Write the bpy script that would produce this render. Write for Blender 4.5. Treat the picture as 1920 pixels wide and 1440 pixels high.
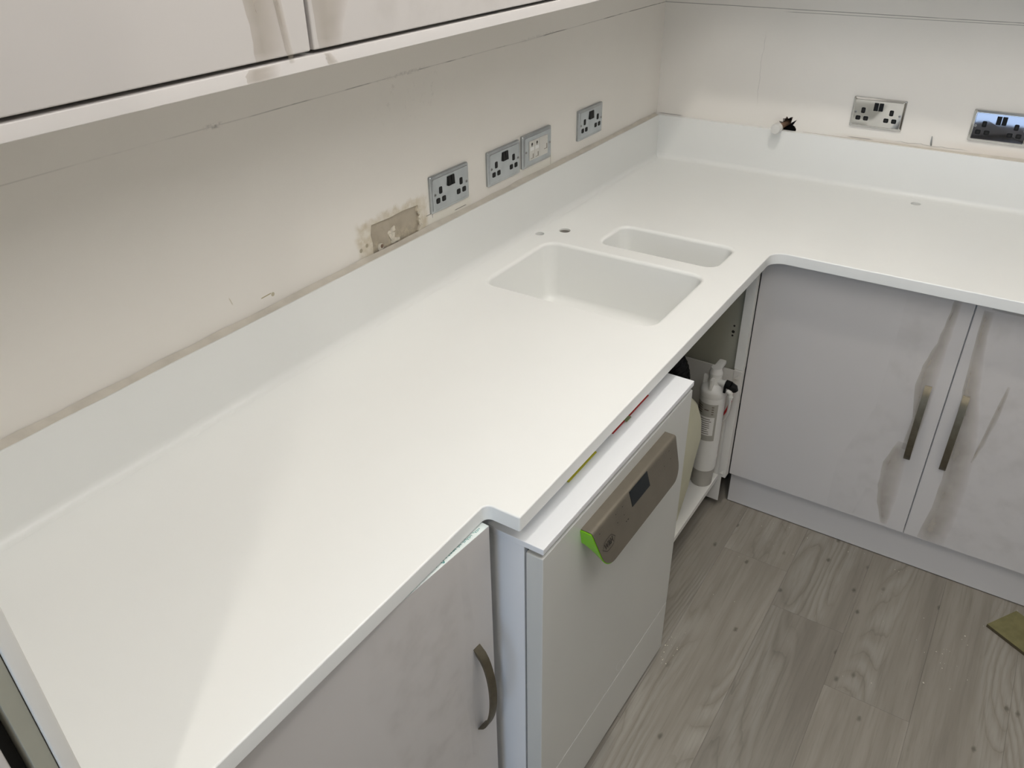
import bpy, bmesh, math, random
from mathutils import Vector, Matrix
from mathutils.geometry import tessellate_polygon

# ------------------------------------------------------------------ clean
for o in list(bpy.data.objects): bpy.data.objects.remove(o)
SC = bpy.context.scene
COL = SC.collection
random.seed(7)

# ------------------------------------------------------------------ camera
cd = bpy.data.cameras.new('camera'); cam = bpy.data.objects.new('camera', cd); COL.objects.link(cam)
R_ = Vector((0.83725115, 0.54664071, -0.01394451)); U_ = Vector((-0.27951165, 0.44974783, 0.84829248)); F_ = Vector((-0.46998272, 0.7063362, -0.52934433))
cam.matrix_world = Matrix(((R_.x, U_.x, -F_.x, 1.1456), (R_.y, U_.y, -F_.y, -2.6509), (R_.z, U_.z, -F_.z, 1.7232), (0, 0, 0, 1)))
cd.sensor_width = 36.0; cd.sensor_fit = 'HORIZONTAL'; cd.lens = 1507.135 / 1920 * 36; cd.clip_start = 0.02
SC.camera = cam

# ------------------------------------------------------------------ view, world, light
SC.view_settings.view_transform = 'Standard'; SC.view_settings.look = 'None'
SC.view_settings.gamma = 1.0; SC.view_settings.use_curve_mapping = False
SC.view_settings.exposure = 0.0
CEIL = 2.4
LAMPS = [(0.77, -1.05), (1.19, -3.38)]     # recessed downlights over the left run
LAMP_E = 390.0
FILL_E = 4.2
W = bpy.data.worlds.new('sky'); SC.world = W; W.use_nodes = True
W.node_tree.nodes['Background'].inputs[0].default_value = (0.56, 0.74, 1.0, 1)
W.node_tree.nodes['Background'].inputs[1].default_value = 4.3
ROOM_X, ROOM_Y = 3.05, -4.6
DOOR_X0, DOOR_X1, DOOR_H = 0.55, 1.55, 2.08
pl = bpy.data.lights.new('daylight_portal', 'AREA'); pl.shape = 'RECTANGLE'; pl.size = DOOR_X1 - DOOR_X0; pl.size_y = DOOR_H
plo = bpy.data.objects.new('daylight_portal', pl); COL.objects.link(plo)
plo.location = ((DOOR_X0 + DOOR_X1) / 2, ROOM_Y - 0.06, DOOR_H / 2); plo.rotation_euler = (math.radians(90), 0, 0)   # -Z -> +Y
pl.cycles.is_portal = True

# ------------------------------------------------------------------ node helpers
class M:
    def __init__(s, name):
        s.m = bpy.data.materials.new(name); s.m.use_nodes = True; s.t = s.m.node_tree; s.N = s.t.nodes; s.L = s.t.links
        s.b = s.N['Principled BSDF']; s.out = s.N['Material Output']
    def n(s, kind, **kw):
        x = s.N.new(kind)
        for k, v in kw.items(): setattr(x, k, v)
        return x
    def set(s, node, key, v):
        if isinstance(v, bpy.types.NodeSocket): s.L.new(v, node.inputs[key])
        else: node.inputs[key].default_value = v
    def co(s, kind='Object'): return s.n('ShaderNodeTexCoord').outputs[kind]
    def sep(s, v):
        x = s.n('ShaderNodeSeparateXYZ'); s.L.new(v, x.inputs[0]); return x.outputs
    def mth(s, op, a, b=0.0, c=None, clamp=False):
        x = s.n('ShaderNodeMath', operation=op, use_clamp=clamp); s.set(x, 0, a); s.set(x, 1, b)
        if c is not None: s.set(x, 2, c)
        return x.outputs[0]
    def noise(s, vec, scale, detail=3.0, rough=0.55, dist=0.0):
        x = s.n('ShaderNodeTexNoise'); s.L.new(vec, x.inputs['Vector']); x.inputs['Scale'].default_value = scale
        x.inputs['Detail'].default_value = detail; x.inputs['Roughness'].default_value = rough; x.inputs['Distortion'].default_value = dist
        return x.outputs[0]
    def mapr(s, v, a, b, c=0.0, d=1.0, smooth=True):
        x = s.n('ShaderNodeMapRange', interpolation_type='SMOOTHSTEP' if smooth else 'LINEAR')
        s.set(x, 0, v); x.inputs[1].default_value = a; x.inputs[2].default_value = b; x.inputs[3].default_value = c; x.inputs[4].default_value = d
        return x.outputs[0]
    def mix(s, f, a, b):
        x = s.n('ShaderNodeMix', data_type='RGBA')
        s.set(x, 0, f)
        for k, v in ((6, a), (7, b)):
            s.set(x, k, v if isinstance(v, bpy.types.NodeSocket) else (*v, 1))
        return x.outputs[2]
    def mapping(s, vec, scale=(1, 1, 1), loc=(0, 0, 0)):
        x = s.n('ShaderNodeMapping'); s.L.new(vec, x.inputs[0]); x.inputs['Scale'].default_value = scale; x.inputs['Location'].default_value = loc
        return x.outputs[0]
    def bump(s, h, strength=0.1, dist=0.002):
        x = s.n('ShaderNodeBump'); s.L.new(h, x.inputs['Height']); x.inputs['Strength'].default_value = strength; x.inputs['Distance'].default_value = dist
        s.L.new(x.outputs[0], s.b.inputs['Normal'])
    def base(s, v): s.set(s.b, 'Base Color', v if isinstance(v, bpy.types.NodeSocket) else (*v, 1))
    def line(s, coord, at, w, soft=0.0006):         # 1 on a thin line coord == at
        d = s.mth('ABSOLUTE', s.mth('SUBTRACT', coord, at)); return s.mapr(d, w, w + soft, 1, 0)
    def band(s, coord, a, b, soft=0.01):
        return s.mth('MULTIPLY', s.mapr(coord, a - soft, a + soft), s.mapr(coord, b - soft, b + soft, 1, 0))
    def mul(s, *a):
        r = a[0]
        for x in a[1:]: r = s.mth('MULTIPLY', r, x)
        return r
    def mx(s, *a):
        r = a[0]
        for x in a[1:]: r = s.mth('MAXIMUM', r, x)
        return r

def simple(name, col, rough=0.5, metal=0.0, var=0.03, scale=8.0, bump=0.0, bscale=200.0, spec=None, coat=0.0):
    m = M(name); o = m.co()
    n = m.noise(o, scale, 4)
    lo = tuple(c * (1 - var) for c in col); hi = tuple(min(1, c * (1 + var)) for c in col)
    m.base(m.mix(m.mapr(n, .3, .7), lo, hi)); m.b.inputs['Roughness'].default_value = rough; m.b.inputs['Metallic'].default_value = metal
    if spec is not None: m.b.inputs['Specular IOR Level'].default_value = spec
    if coat: m.b.inputs['Coat Weight'].default_value = coat
    if bump: m.bump(m.noise(o, bscale, 3), bump)
    return m.m

MAT = {}
MAT['worktop'] = simple('white_solid_surface', (.85, .855, .832), .30, var=.006, scale=5, spec=.35)
MAT['door'] = simple('matt_white_door', (.60, .572, .55), .42, var=.012, scale=3, bump=.02, bscale=600)
MAT['carcass'] = simple('white_melamine', (.74, .73, .69), .45, var=.015)
MAT['pelmet'] = simple('white_pelmet', (.74, .71, .69), .35, var=.01)
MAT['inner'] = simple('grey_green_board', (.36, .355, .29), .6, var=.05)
MAT['liner'] = simple('white_plastic_panel', (.66, .64, .60), .35, var=.02)
MAT['dark'] = simple('dark_void', (.012, .011, .010), .8)
MAT['enamel'] = simple('white_enamel', (.80, .81, .82), .32, var=.008, bump=.01, bscale=500, coat=.15)
MAT['enamel_dim'] = simple('white_enamel_dimmed', (.62, .62, .585), .30, var=.008, coat=.2)  # dimmed copy of the enamel, shade put into the washer front colour
MAT['plastic_w'] = simple('white_plastic', (.72, .71, .68), .4, var=.02)
MAT['plastic_g'] = simple('grey_plastic_base', (.36, .345, .31), .5, var=.05)
MAT['black'] = simple('black_plastic', (.006, .006, .006), .45, spec=.2)
MAT['bronze'] = simple('brushed_bronze_metal', (.16, .14, .10), .50, metal=.85, var=.1, scale=60)
MAT['green'] = simple('green_plastic', (.20, .52, .012), .3, var=.03, coat=.3)
MAT['panelmetal'] = simple('satin_champagne_metal', (.165, .145, .112), .46, metal=.45, var=.04, scale=30)
MAT['print'] = simple('dark_print', (.03, .026, .02), .6)
MAT['print_soft'] = simple('soft_print', (.13, .11, .085), .6)
MAT['lcd'] = simple('dark_display', (.010, .013, .015), .35, spec=.2)
MAT['chrome'] = simple('worn_chrome', (.46, .485, .50), .24, metal=.95, var=.10, scale=20)
MAT['mirror'] = simple('polished_chrome', (.62, .62, .61), .06, metal=1.0, var=.03)
MAT['nickel'] = simple('black_nickel', (.21, .21, .23), .03, metal=1.0, var=.02)
MAT['screw'] = simple('screw_metal', (.30, .30, .29), .4, metal=.8)
MAT['module'] = simple('white_module', (.66, .645, .60), .45)
MAT['slot'] = simple('module_slot', (.28, .26, .22), .6)
MAT['tape'] = simple('white_edge_tape', (.80, .86, .83), .4)
MAT['teal'] = simple('teal_print', (.05, .27, .26), .6)
MAT['yellow'] = simple('yellow_card', (.50, .46, .03), .6)
MAT['red'] = simple('red_card', (.42, .02, .02), .6)
MAT['redtube'] = simple('red_tube', (.45, .008, .01), .3)
MAT['olive'] = simple('olive_card', (.20, .22, .10), .7)
MAT['can'] = simple('cream_polythene', (.60, .585, .43), .45, var=.05)
MAT['mdf'] = simple('olive_brown_board', (.165, .15, .062), .75, var=.12, scale=40)
MAT['mdf_edge'] = simple('board_edge', (.07, .055, .025), .8)
MAT['copper'] = simple('dull_copper', (.24, .15, .10), .5, metal=.4, var=.2, scale=60)
MAT['brick'] = simple('broken_brick', (.22, .15, .11), .9, var=.4, scale=90)
MAT['plaster_chip'] = simple('chipped_plaster', (.70, .65, .55), .9, var=.12, scale=90)
MAT['trimwhite'] = simple('white_trim', (.8, .8, .78), .4)
MAT['bead'] = simple('tan_top_strip', (.66, .615, .54), .5, var=.06, scale=25)
m = M('lamp_diffuser'); m.b.inputs['Emission Color'].default_value = (1, .955, .885, 1); m.b.inputs['Emission Strength'].default_value = LAMP_E; MAT['lamp'] = m.m
m = M('fill_diffuser'); m.b.inputs['Emission Color'].default_value = (1, .975, .94, 1); m.b.inputs['Emission Strength'].default_value = FILL_E; MAT['panel'] = m.m

# protective film: thin, loose, mostly clear polythene; tan base paints the shade of its bulges
m = M('loose_film_shaded'); o = m.co()
at = m.n('ShaderNodeAttribute', attribute_name='edge').outputs['Fac']
tr = m.n('ShaderNodeBsdfTransparent'); tr.inputs[0].default_value = (.985, .98, .975, 1)
mixs = m.n('ShaderNodeMixShader'); m.set(mixs, 0, m.mth('MULTIPLY', m.mapr(m.noise(o, 14, 3, .5), .25, .8, .30, .52), at))
m.base((.47, .415, .335)); m.b.inputs['Roughness'].default_value = .3
m.L.new(tr.outputs[0], mixs.inputs[1]); m.L.new(m.b.outputs[0], mixs.inputs[2]); m.L.new(mixs.outputs[0], m.out.inputs[0])
m.bump(m.noise(o, 40, 3, .5), .25, .003); MAT['film'] = m.m
m = M('clear_protective_film'); o = m.co()
tr = m.n('ShaderNodeBsdfTransparent'); mixs = m.n('ShaderNodeMixShader')
at = m.n('ShaderNodeAttribute', attribute_name='edge').outputs['Fac']; m.set(mixs, 0, m.mth('MULTIPLY', m.mapr(m.noise(o, 16, 4, .6), .40, .8, .02, .14), at)); m.base((.62, .58, .53)); m.b.inputs['Roughness'].default_value = .25
m.L.new(tr.outputs[0], mixs.inputs[1]); m.L.new(m.b.outputs[0], mixs.inputs[2]); m.L.new(mixs.outputs[0], m.out.inputs[0])
m.bump(m.noise(o, 45, 4, .6), .4, .003); MAT['film_clear'] = m.m
m = M('window_glass')
tr = m.n('ShaderNodeBsdfTransparent'); gl = m.n('ShaderNodeBsdfGlossy'); gl.inputs['Roughness'].default_value = .0
fr = m.n('ShaderNodeFresnel'); mixs = m.n('ShaderNodeMixShader'); m.L.new(fr.outputs[0], mixs.inputs[0])
m.L.new(tr.outputs[0], mixs.inputs[1]); m.L.new(gl.outputs[0], mixs.inputs[2]); m.L.new(mixs.outputs[0], m.out.inputs[0]); MAT['glass'] = m.m

PAINT = (.735, .695, .635)
def wall_paint(name):
    m = M(name); o = m.co(); X, Y, Z = m.sep(o)
    n = m.noise(o, 2.2, 4); n2 = m.noise(o, 11, 4)
    c = m.mix(m.mapr(n, .3, .7), (.845, .81, .755), (.87, .835, .78))
    c = m.mix(m.mapr(n2, .62, .85, 0, .25), c, (.80, .765, .705))
    m.b.inputs['Roughness'].default_value = .75
    m.bump(m.noise(o, 160, 4), .06, .001)
    return m, c, o, X, Y, Z
def pencil(m, o, Z, z0, w, wob):
    zz = m.mth('ADD', Z, m.mth('MULTIPLY', m.mth('SUBTRACT', m.noise(o, 3, 2), .5), wob))
    return m.line(zz, z0, w)
# plain walls
m, c, *_ = wall_paint('cream_wall_paint'); m.base(c); MAT['wall'] = m.m
m = M('white_ceiling_paint'); m.base((.80, .79, .76)); m.b.inputs['Roughness'].default_value = .9; m.bump(m.noise(m.co(), 90, 3), .1); MAT['ceiling'] = m.m
# left wall: pencil line, scuffs, stain round the patch
m, c, o, X, Y, Z = wall_paint('cream_wall_paint_left')
gap = m.mapr(m.noise(m.mapping(o, (1, 9, 9)), 1.0, 3), .38, .60, .2, 1)
fade = m.mx(m.mapr(Y, -1.80, -1.60, .22, 1))
ln = m.mul(pencil(m, o, Z, 1.391, .0007, .004), gap, fade)
smud = m.mul(m.band(Z, 1.388, 1.395, .0025), m.mx(m.band(Y, -1.812, -1.785, .012), m.mul(m.band(Y, -1.36, -1.25, .03), .55), m.mul(m.band(Y, -.85, -.70, .02), .4)), m.mapr(m.noise(o, 120, 4, .7), .42, .62))
smud = m.mx(smud, m.mul(m.band(Z, 1.30, 1.392, .02), m.band(Y, -1.40, -1.18, .06), m.mapr(m.noise(o, 55, 4, .7), .55, .8, 0, .4)))
# yellow-tan halo of bare plaster round the patch
hn = m.mth('MULTIPLY', m.mth('SUBTRACT', m.noise(o, 26, 4, .65), .5), .045)
hy = m.mth('ADD', Y, hn); hz = m.mth('ADD', Z, hn)
halo = m.mul(m.band(hy, -1.505, -1.272, .012), m.band(hz, 1.03, 1.121, .008))
c = m.mix(m.mul(halo, m.mapr(m.noise(o, 34, 4), .2, .75, .25, .95)), c, (.60, .525, .385))
c = m.mix(m.mul(halo, m.mapr(m.noise(o, 60, 3), .55, .7, 0, .7)), c, (.80, .75, .66))
# two small plugged holes left of the patch
def spot(y0, z0, r):
    d = m.mth('SQRT', m.mth('ADD', m.mth('POWER', m.mth('SUBTRACT', Y, y0), 2.0), m.mth('POWER', m.mth('SUBTRACT', Z, z0), 2.0))); return m.mapr(d, r * .7, r, 1, 0)
c = m.mix(m.mul(m.mx(spot(-1.497, 1.066, .0055), spot(-1.478, 1.071, .005)), .8), c, (.34, .29, .20))
# filled plaster strips right of the patch and under the twin sockets
strip = m.mul(m.band(m.mth('ADD', Z, hn), 1.040, 1.070, .004), m.mx(m.band(Y, -1.27, -1.10, .012), m.band(Y, -.86, -.70, .012)))
c = m.mix(m.mul(strip, .55), c, (.80, .775, .68))
mk = m.mx(m.mul(m.line(Z, 1.0725, .0006), m.band(Y, -1.275, -1.256, .002)), m.mul(m.line(Y, -.7155, .0007), m.band(Z, 1.05, 1.085, .004), .7), m.mul(m.line(Y, -1.252, .0006), m.band(Z, 1.062, 1.073, .002)),
          m.mul(m.line(Z, 1.0535, .0008), m.band(Y, -1.165, -1.12, .004)))
# hair-like squiggles
sq = m.mul(m.line(m.mth('ADD', Z, m.mth('MULTIPLY', m.mth('SUBTRACT', Y, -1.76), -.05)), 1.069, .0008), m.band(Y, -1.772, -1.748, .002))
sq = m.mx(sq, m.mul(spot(-1.744, 1.066, .0048), .8), m.mul(m.line(m.mth('ADD', Y, m.mth('MULTIPLY', Z, .3)), -1.5115, .0008), m.band(Z, 1.083, 1.097, .003), .5))
c = m.mix(sq, c, (.44, .385, .24))
c = m.mix(m.mul(m.mx(ln, m.mul(smud, .7), mk), .8), c, (.16, .145, .13))
m.base(c); MAT['wall_left'] = m.m
# back wall
m, c, o, X, Y, Z = wall_paint('cream_wall_paint_back')
gap = m.mapr(m.noise(m.mapping(o, (7, 1, 9)), 1.0, 3), .30, .5, .35, 1)
ln = m.mul(pencil(m, o, Z, 1.391, .0006, .003), gap)
ln2 = m.mul(pencil(m, o, m.mth('ADD', Z, m.mth('MULTIPLY', m.mth('SUBTRACT', X, .95), -.004)), 1.3855, .0005, .002), m.mapr(X, .38, .42), .8)
crk = m.mul(m.line(m.mth('ADD', X, m.mth('MULTIPLY', m.mth('SUBTRACT', m.noise(o, 14, 3), .5), .03)), .338, .0006), m.band(Z, 1.12, 1.31, .02), .28)
ck2 = m.mx(m.mul(m.line(m.mth('ADD', Z, m.mth('MULTIPLY', m.mth('SUBTRACT', m.noise(o, 22, 2), .5), .010)), 1.0505, .0008), m.band(X, .78, .96, .02), .5),
           m.mul(m.line(Z, 1.0465, .0010), m.band(X, .64, .705, .01), .9), m.mul(m.line(Z, 1.0445, .0009), m.band(X, .01, .09, .01), .8))
pink = m.mul(m.band(Z, 1.035, 1.068, .012), m.band(X, .92, 1.3, .08))
c = m.mix(m.mul(pink, .35), c, (.78, .66, .55))
strip = m.mul(m.band(m.mth('ADD', Z, m.mth('MULTIPLY', m.noise(o, 30, 3), .01)), 1.036, 1.056, .004), m.band(X, .62, .92, .05))
c = m.mix(m.mul(strip, .4), c, (.66, .58, .48))
c = m.mix(m.mul(m.mx(ln, ln2, crk, ck2), .72), c, (.17, .155, .14))
m.base(c); MAT['wall_back'] = m.m
# bare plaster of the recessed patch
m = M('bare_gypsum'); o = m.co(); X, Y, Z = m.sep(o)
c = m.mix(m.mapr(m.noise(o, 26, 4), .35, .65), (.42, .365, .285), (.47, .415, .33))
pale = m.mul(m.mapr(Z, 1.085, 1.045, 0, 1), m.mapr(m.noise(o, 48, 4, .6), .40, .62))
c = m.mix(pale, c, (.60, .535, .40)); m.base(c); m.b.inputs['Roughness'].default_value = .95
m.bump(m.noise(o, 120, 4), .5, .003); MAT['gypsum'] = m.m

# floor: grey oak planks
m = M('grey_oak_plank'); o = m.co(); inf = m.n('ShaderNodeObjectInfo'); rnd = inf.outputs['Random']
off = m.n('ShaderNodeCombineXYZ'); m.L.new(m.mth('MULTIPLY', rnd, 37.0), off.inputs[0]); m.L.new(m.mth('MULTIPLY', rnd, 91.0), off.inputs[1])
v = m.n('ShaderNodeVectorMath', operation='ADD'); m.L.new(o, v.inputs[0]); m.L.new(off.outputs[0], v.inputs[1])
warp = m.n('ShaderNodeTexNoise'); m.L.new(m.mapping(v.outputs[0], (6.0, .95, 1)), warp.inputs['Vector']); warp.inputs['Scale'].default_value = 1.0; warp.inputs['Detail'].default_value = 1.0; warp.inputs['Roughness'].default_value = .4
h = warp.outputs[0]
ringv = m.mth('FRACT', m.mth('MULTIPLY', m.mth('ADD', h, m.mth('MULTIPLY', m.noise(m.mapping(v.outputs[0], (45, 12, 1)), 1.0, 2), .022)), 24.0))
ring = m.mul(m.mapr(ringv, 0, .5), m.mapr(ringv, .60, 1.0, 1, 0))
where = m.mul(m.mapr(m.noise(m.mapping(v.outputs[0], (5.5, .9, 1), (3.3, 1.7, 0)), 1.0, 1), .47, .62), m.mapr(m.noise(m.mapping(v.outputs[0], (90, 9, 1)), 1.0, 3), .25, .6, .35, 1))
fib = m.noise(m.mapping(v.outputs[0], (150, 5, 1)), 1.0, 5, .65)
fib2 = m.noise(m.mapping(v.outputs[0], (28, 2.0, 1)), 1.0, 4, .6)
tone = m.mapr(rnd, 0, 1, .92, 1.10, smooth=False)
c = m.mix(m.mapr(fib2, .3, .7), (.212, .190, .158), (.275, .250, .212))
c = m.mix(m.mul(ring, where, .55), c, (.345, .325, .285))
c = m.mix(m.mul(m.mapr(ringv, .86, .99), where, .35), c, (.13, .118, .095))
c = m.mix(m.mapr(fib, .48, .72, 0, .42), c, (.15, .135, .11))
vor = m.n('ShaderNodeTexVoronoi', voronoi_dimensions='2D'); m.L.new(m.mapping(v.outputs[0], (9.3, 5.1, 1)), vor.inputs['Vector']); vor.inputs['Scale'].default_value = 1.0
kn = m.mth('ADD', vor.outputs['Distance'], m.mth('MULTIPLY', m.mth('SUBTRACT', m.noise(v.outputs[0], 120, 2), .5), .05))
c = m.mix(m.mul(m.mapr(kn, .012, .070, .75, 0), m.mapr(m.noise(m.mapping(v.outputs[0], (4, 2, 1), (9.1, 2.2, 0)), 1.0, 1), .47, .56)), c, (.075, .066, .05))
tn = m.n('ShaderNodeVectorMath', operation='SCALE'); m.L.new(c, tn.inputs[0]); m.L.new(tone, tn.inputs['Scale']); m.base(tn.outputs[0])
m.b.inputs['Roughness'].default_value = .46; m.bump(fib, .12, .0006); MAT['plank'] = m.m

# ------------------------------------------------------------------ mesh helpers
def new(): return bmesh.new()
def obj(name, bm, mat, parent=None, angle=32, wn=True, loc=None):
    bmesh.ops.recalc_face_normals(bm, faces=bm.faces)
    me = bpy.data.meshes.new(name); bm.to_mesh(me); bm.free()
    mats = mat if isinstance(mat, (list, tuple)) else [mat]
    for x in mats: me.materials.append(MAT[x] if isinstance(x, str) else x)
    me.shade_smooth(); me.set_sharp_from_angle(angle=math.radians(angle))
    ob = bpy.data.objects.new(name, me); COL.objects.link(ob)
    if parent: ob.parent = parent
    if loc: ob.location = loc
    if wn:
        w = ob.modifiers.new('wn', 'WEIGHTED_NORMAL'); w.keep_sharp = True
    return ob
def thing(name, label, cat, loc=(0, 0, 0), rz=0.0, group=None):
    o = bpy.data.objects.new(name, None); COL.objects.link(o); o.location = loc; o.rotation_euler = (0, 0, rz); o.empty_display_size = .05
    o['label'] = label; o['category'] = cat
    if group: o['group'] = group
    return o
def tag(o, label, cat, group=None):
    o['label'] = label; o['category'] = cat
    if group: o['group'] = group
    return o
def box(bm, x0, y0, z0, x1, y1, z1, bev=0.0, seg=2, mi=0):
    v = [bm.verts.new(p) for p in ((x0, y0, z0), (x1, y0, z0), (x1, y1, z0), (x0, y1, z0), (x0, y0, z1), (x1, y0, z1), (x1, y1, z1), (x0, y1, z1))]
    f = [bm.faces.new([v[i] for i in q]) for q in ((3, 2, 1, 0), (4, 5, 6, 7), (0, 1, 5, 4), (1, 2, 6, 5), (2, 3, 7, 6), (3, 0, 4, 7))]
    for x in f: x.material_index = mi
    if bev > 0:
        es = list({e for x in f for e in x.edges})
        bmesh.ops.bevel(bm, geom=es, offset=bev, segments=seg, affect='EDGES', profile=.5)
    return bm
def mkbox(name, mat, parent, a, b, bev=0.0, **k):
    return obj(name, box(new(), *a, *b, bev), mat, parent, **k)
def loft(bm, loops, cap0=True, cap1=True, closed=True, mi=0):
    rows = [[bm.verts.new(p) for p in L] for L in loops]
    n = len(rows[0])
    for a, b in zip(rows, rows[1:]):
        for i in range(n if closed else n - 1):
            j = (i + 1) % n
            try: f = bm.faces.new((a[i], a[j], b[j], b[i])); f.material_index = mi
            except ValueError: pass
    if cap0: bm.faces.new(rows[0][::-1]).material_index = mi
    if cap1: bm.faces.new(rows[-1]).material_index = mi
    return rows
def circ(c, r, n=24, axis='z', ph=0.0):
    out = []
    for i in range(n):
        a = 2 * math.pi * i / n + ph; u, v = r * math.cos(a), r * math.sin(a)
        out.append({'z': (c[0] + u, c[1] + v, c[2]), 'x': (c[0], c[1] + u, c[2] + v), 'y': (c[0] + u, c[1], c[2] + v)}[axis])
    return out
def lathe(bm, cx, cy, prof, n=28, mi=0):
    loft(bm, [circ((cx, cy, z), r, n) for r, z in prof], mi=mi)
def rrect(x0, y0, x1, y1, r, seg=6):
    pts = []
    for cx, cy, a0 in ((x1 - r, y1 - r, 0), (x0 + r, y1 - r, 90), (x0 + r, y0 + r, 180), (x1 - r, y0 + r, 270)):
        for k in range(seg + 1):
            a = math.radians(a0 + 90 * k / seg); pts.append((cx + r * math.cos(a), cy + r * math.sin(a)))
    return pts
def tube(bm, path, r, n=12, mi=0, caps=True):
    P = [Vector(p) for p in path]; loops = []; up = Vector((0.123, .21, .97)).normalized(); prev = None
    for i, p in enumerate(P):
        t = (P[min(i + 1, len(P) - 1)] - P[max(i - 1, 0)]).normalized()
        if prev is None: a = t.cross(up).normalized()
        else: a = (prev - t * prev.dot(t)).normalized()
        prev = a; b = t.cross(a); rr = r[i] if isinstance(r, (list, tuple)) else r
        loops.append([p + a * rr * math.cos(2 * math.pi * k / n) + b * rr * math.sin(2 * math.pi * k / n) for k in range(n)])
    loft(bm, loops, caps, caps, mi=mi)
def bez(p0, p1, p2, p3, n=14):
    p0, p1, p2, p3 = map(Vector, (p0, p1, p2, p3))
    return [p0 * (1 - t) ** 3 + p1 * 3 * t * (1 - t) ** 2 + p2 * 3 * t * t * (1 - t) + p3 * t ** 3 for t in (i / (n - 1) for i in range(n))]
def poly_with_holes(bm, outer, holes, z, flip=False):
    """flat face with holes; returns loops of verts"""
    loops = [outer] + holes
    vs = [[bm.verts.new((p[0], p[1], z)) for p in L] for L in loops]; flat = [v for L in vs for v in L]
    for t in tessellate_polygon([[Vector((p[0], p[1], 0)) for p in L] for L in loops]):
        try: bm.faces.new([flat[i] for i in t])
        except ValueError: pass
    return vs
def offset_poly(pts, d):
    """inward (left side for CCW) miter offset"""
    n = len(pts); out = []
    for i in range(n):
        p, a, b = Vector(pts[i][:2]), Vector(pts[i - 1][:2]), Vector(pts[(i + 1) % n][:2])
        e1, e2 = (p - a), (b - p)
        if e1.length < 1e-9 or e2.length < 1e-9: out.append((p.x, p.y)); continue
        n1 = Vector((-e1.y, e1.x)).normalized(); n2 = Vector((-e2.y, e2.x)).normalized()
        mvec = (n1 + n2); l = mvec.length_squared
        mvec = mvec * (2 / l) if l > 1e-9 else n1
        q = p + mvec * d; out.append((q.x, q.y))
    return out
def bridge(bm, a, b):
    n = len(a)
    for i in range(n):
        j = (i + 1) % n
        bm.faces.new((a[i], a[j], b[j], b[i]))
def text_mesh(name, body, size, mat, parent, mw):
    c = bpy.data.curves.new(name, 'FONT'); c.body = body; c.size = size; c.align_x = 'CENTER'; c.align_y = 'CENTER'; c.extrude = .0003; c.resolution_u = 2
    t = bpy.data.objects.new(name, c); COL.objects.link(t)
    dg = bpy.context.evaluated_depsgraph_get(); me = bpy.data.meshes.new_from_object(t.evaluated_get(dg))
    bpy.data.objects.remove(t); me.materials.clear(); me.materials.append(MAT[mat])
    me.transform(mw)
    o = bpy.data.objects.new(name, me); COL.objects.link(o); o.parent = parent
    return o

# ================================================================== SETTING
def struct(o): o['kind'] = 'structure'; return o
# floor: slab with every plank its own piece
fl = struct(mkbox('floor', 'dark', None, (-.1, ROOM_Y - .1, -.12), (ROOM_X + .1, .1, -.0035), wn=False))
bounds = [-.105, .090, .285, .480, .675, .868, 1.063, 1.264, 1.462, 1.66, 1.855, 2.05, 2.245, 2.44, 2.635, 2.83, 3.05]
joint = {4: [-.795, -2.01, -3.22], 5: [-.942, -2.16, -3.4], 6: [-1.132, -2.35, -3.6], 7: [-.28, -1.50, -2.72, -3.95], 8: [-.66, -1.88, -3.1]}
for i in range(len(bounds) - 1):
    js = joint.get(i)
    if js is None:
        s0 = -random.uniform(.2, 1.2); js = [s0 - 1.22 * k for k in range(5)]
    ys = [0.0] + [y for y in js if y > ROOM_Y + .05] + [ROOM_Y]
    for a, b in zip(ys, ys[1:]):
        x0, x1 = max(bounds[i], 0.0), min(bounds[i + 1], ROOM_X); w, l = (x1 - x0) / 2 - .0002, (a - b) / 2 - .0002
        bm = new(); box(bm, -w, -l, -.0035, w, l, 0)
        p = obj('plank', bm, 'plank', fl, wn=False, loc=((x0 + x1) / 2, (a + b) / 2, 0))

# left wall (with the real recess of the patch)
PY0, PY1, PZ0, PZ1 = -1.4615, -1.3025, 1.030, 1.1085
def wall_sheet(name, mat, outer, hole, depth, to3, thick=.1):
    bm = new()
    vs = poly_with_holes(bm, outer, [hole] if hole else [], 0)
    n0 = len(bm.verts)
    if hole:
        back = [bm.verts.new((p[0], p[1], -depth)) for p in hole]
        bridge(bm, vs[1], back)
    ob = [bm.verts.new((p[0], p[1], -thick)) for p in outer]
    bridge(bm, vs[0], ob); bm.faces.new(ob)
    for v in bm.verts: v.co = to3(v.co)
    return struct(obj(name, bm, mat, None, wn=False))
hole = [(PY0, PZ0), (PY1 + .004, PZ0), (PY1 - .002, 1.048), (PY1 + .005, 1.060), (PY1 - .001, 1.072), (PY1 + .004, 1.083), (PY1 - .003, 1.095), (PY1 + .001, PZ1 - .001), (-1.355, PZ1 + .002), (-1.40, PZ1), (PY0 + .003, PZ1 + .002), (PY0 - .002, 1.09), (PY0 + .002, 1.07)]
wl = wall_sheet('wall_left', 'wall_left', [(ROOM_Y, 0), (.1, 0), (.1, CEIL), (ROOM_Y, CEIL)], hole, .012, lambda c: Vector((c.z, c.x, c.y)))
bm = new(); box(bm, -.0115, PY0 - .02, PZ0 - .01, -.0055, PY1 + .02, PZ1 + .02)
obj('bare_plaster', bm, 'gypsum', wl, wn=False)
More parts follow.
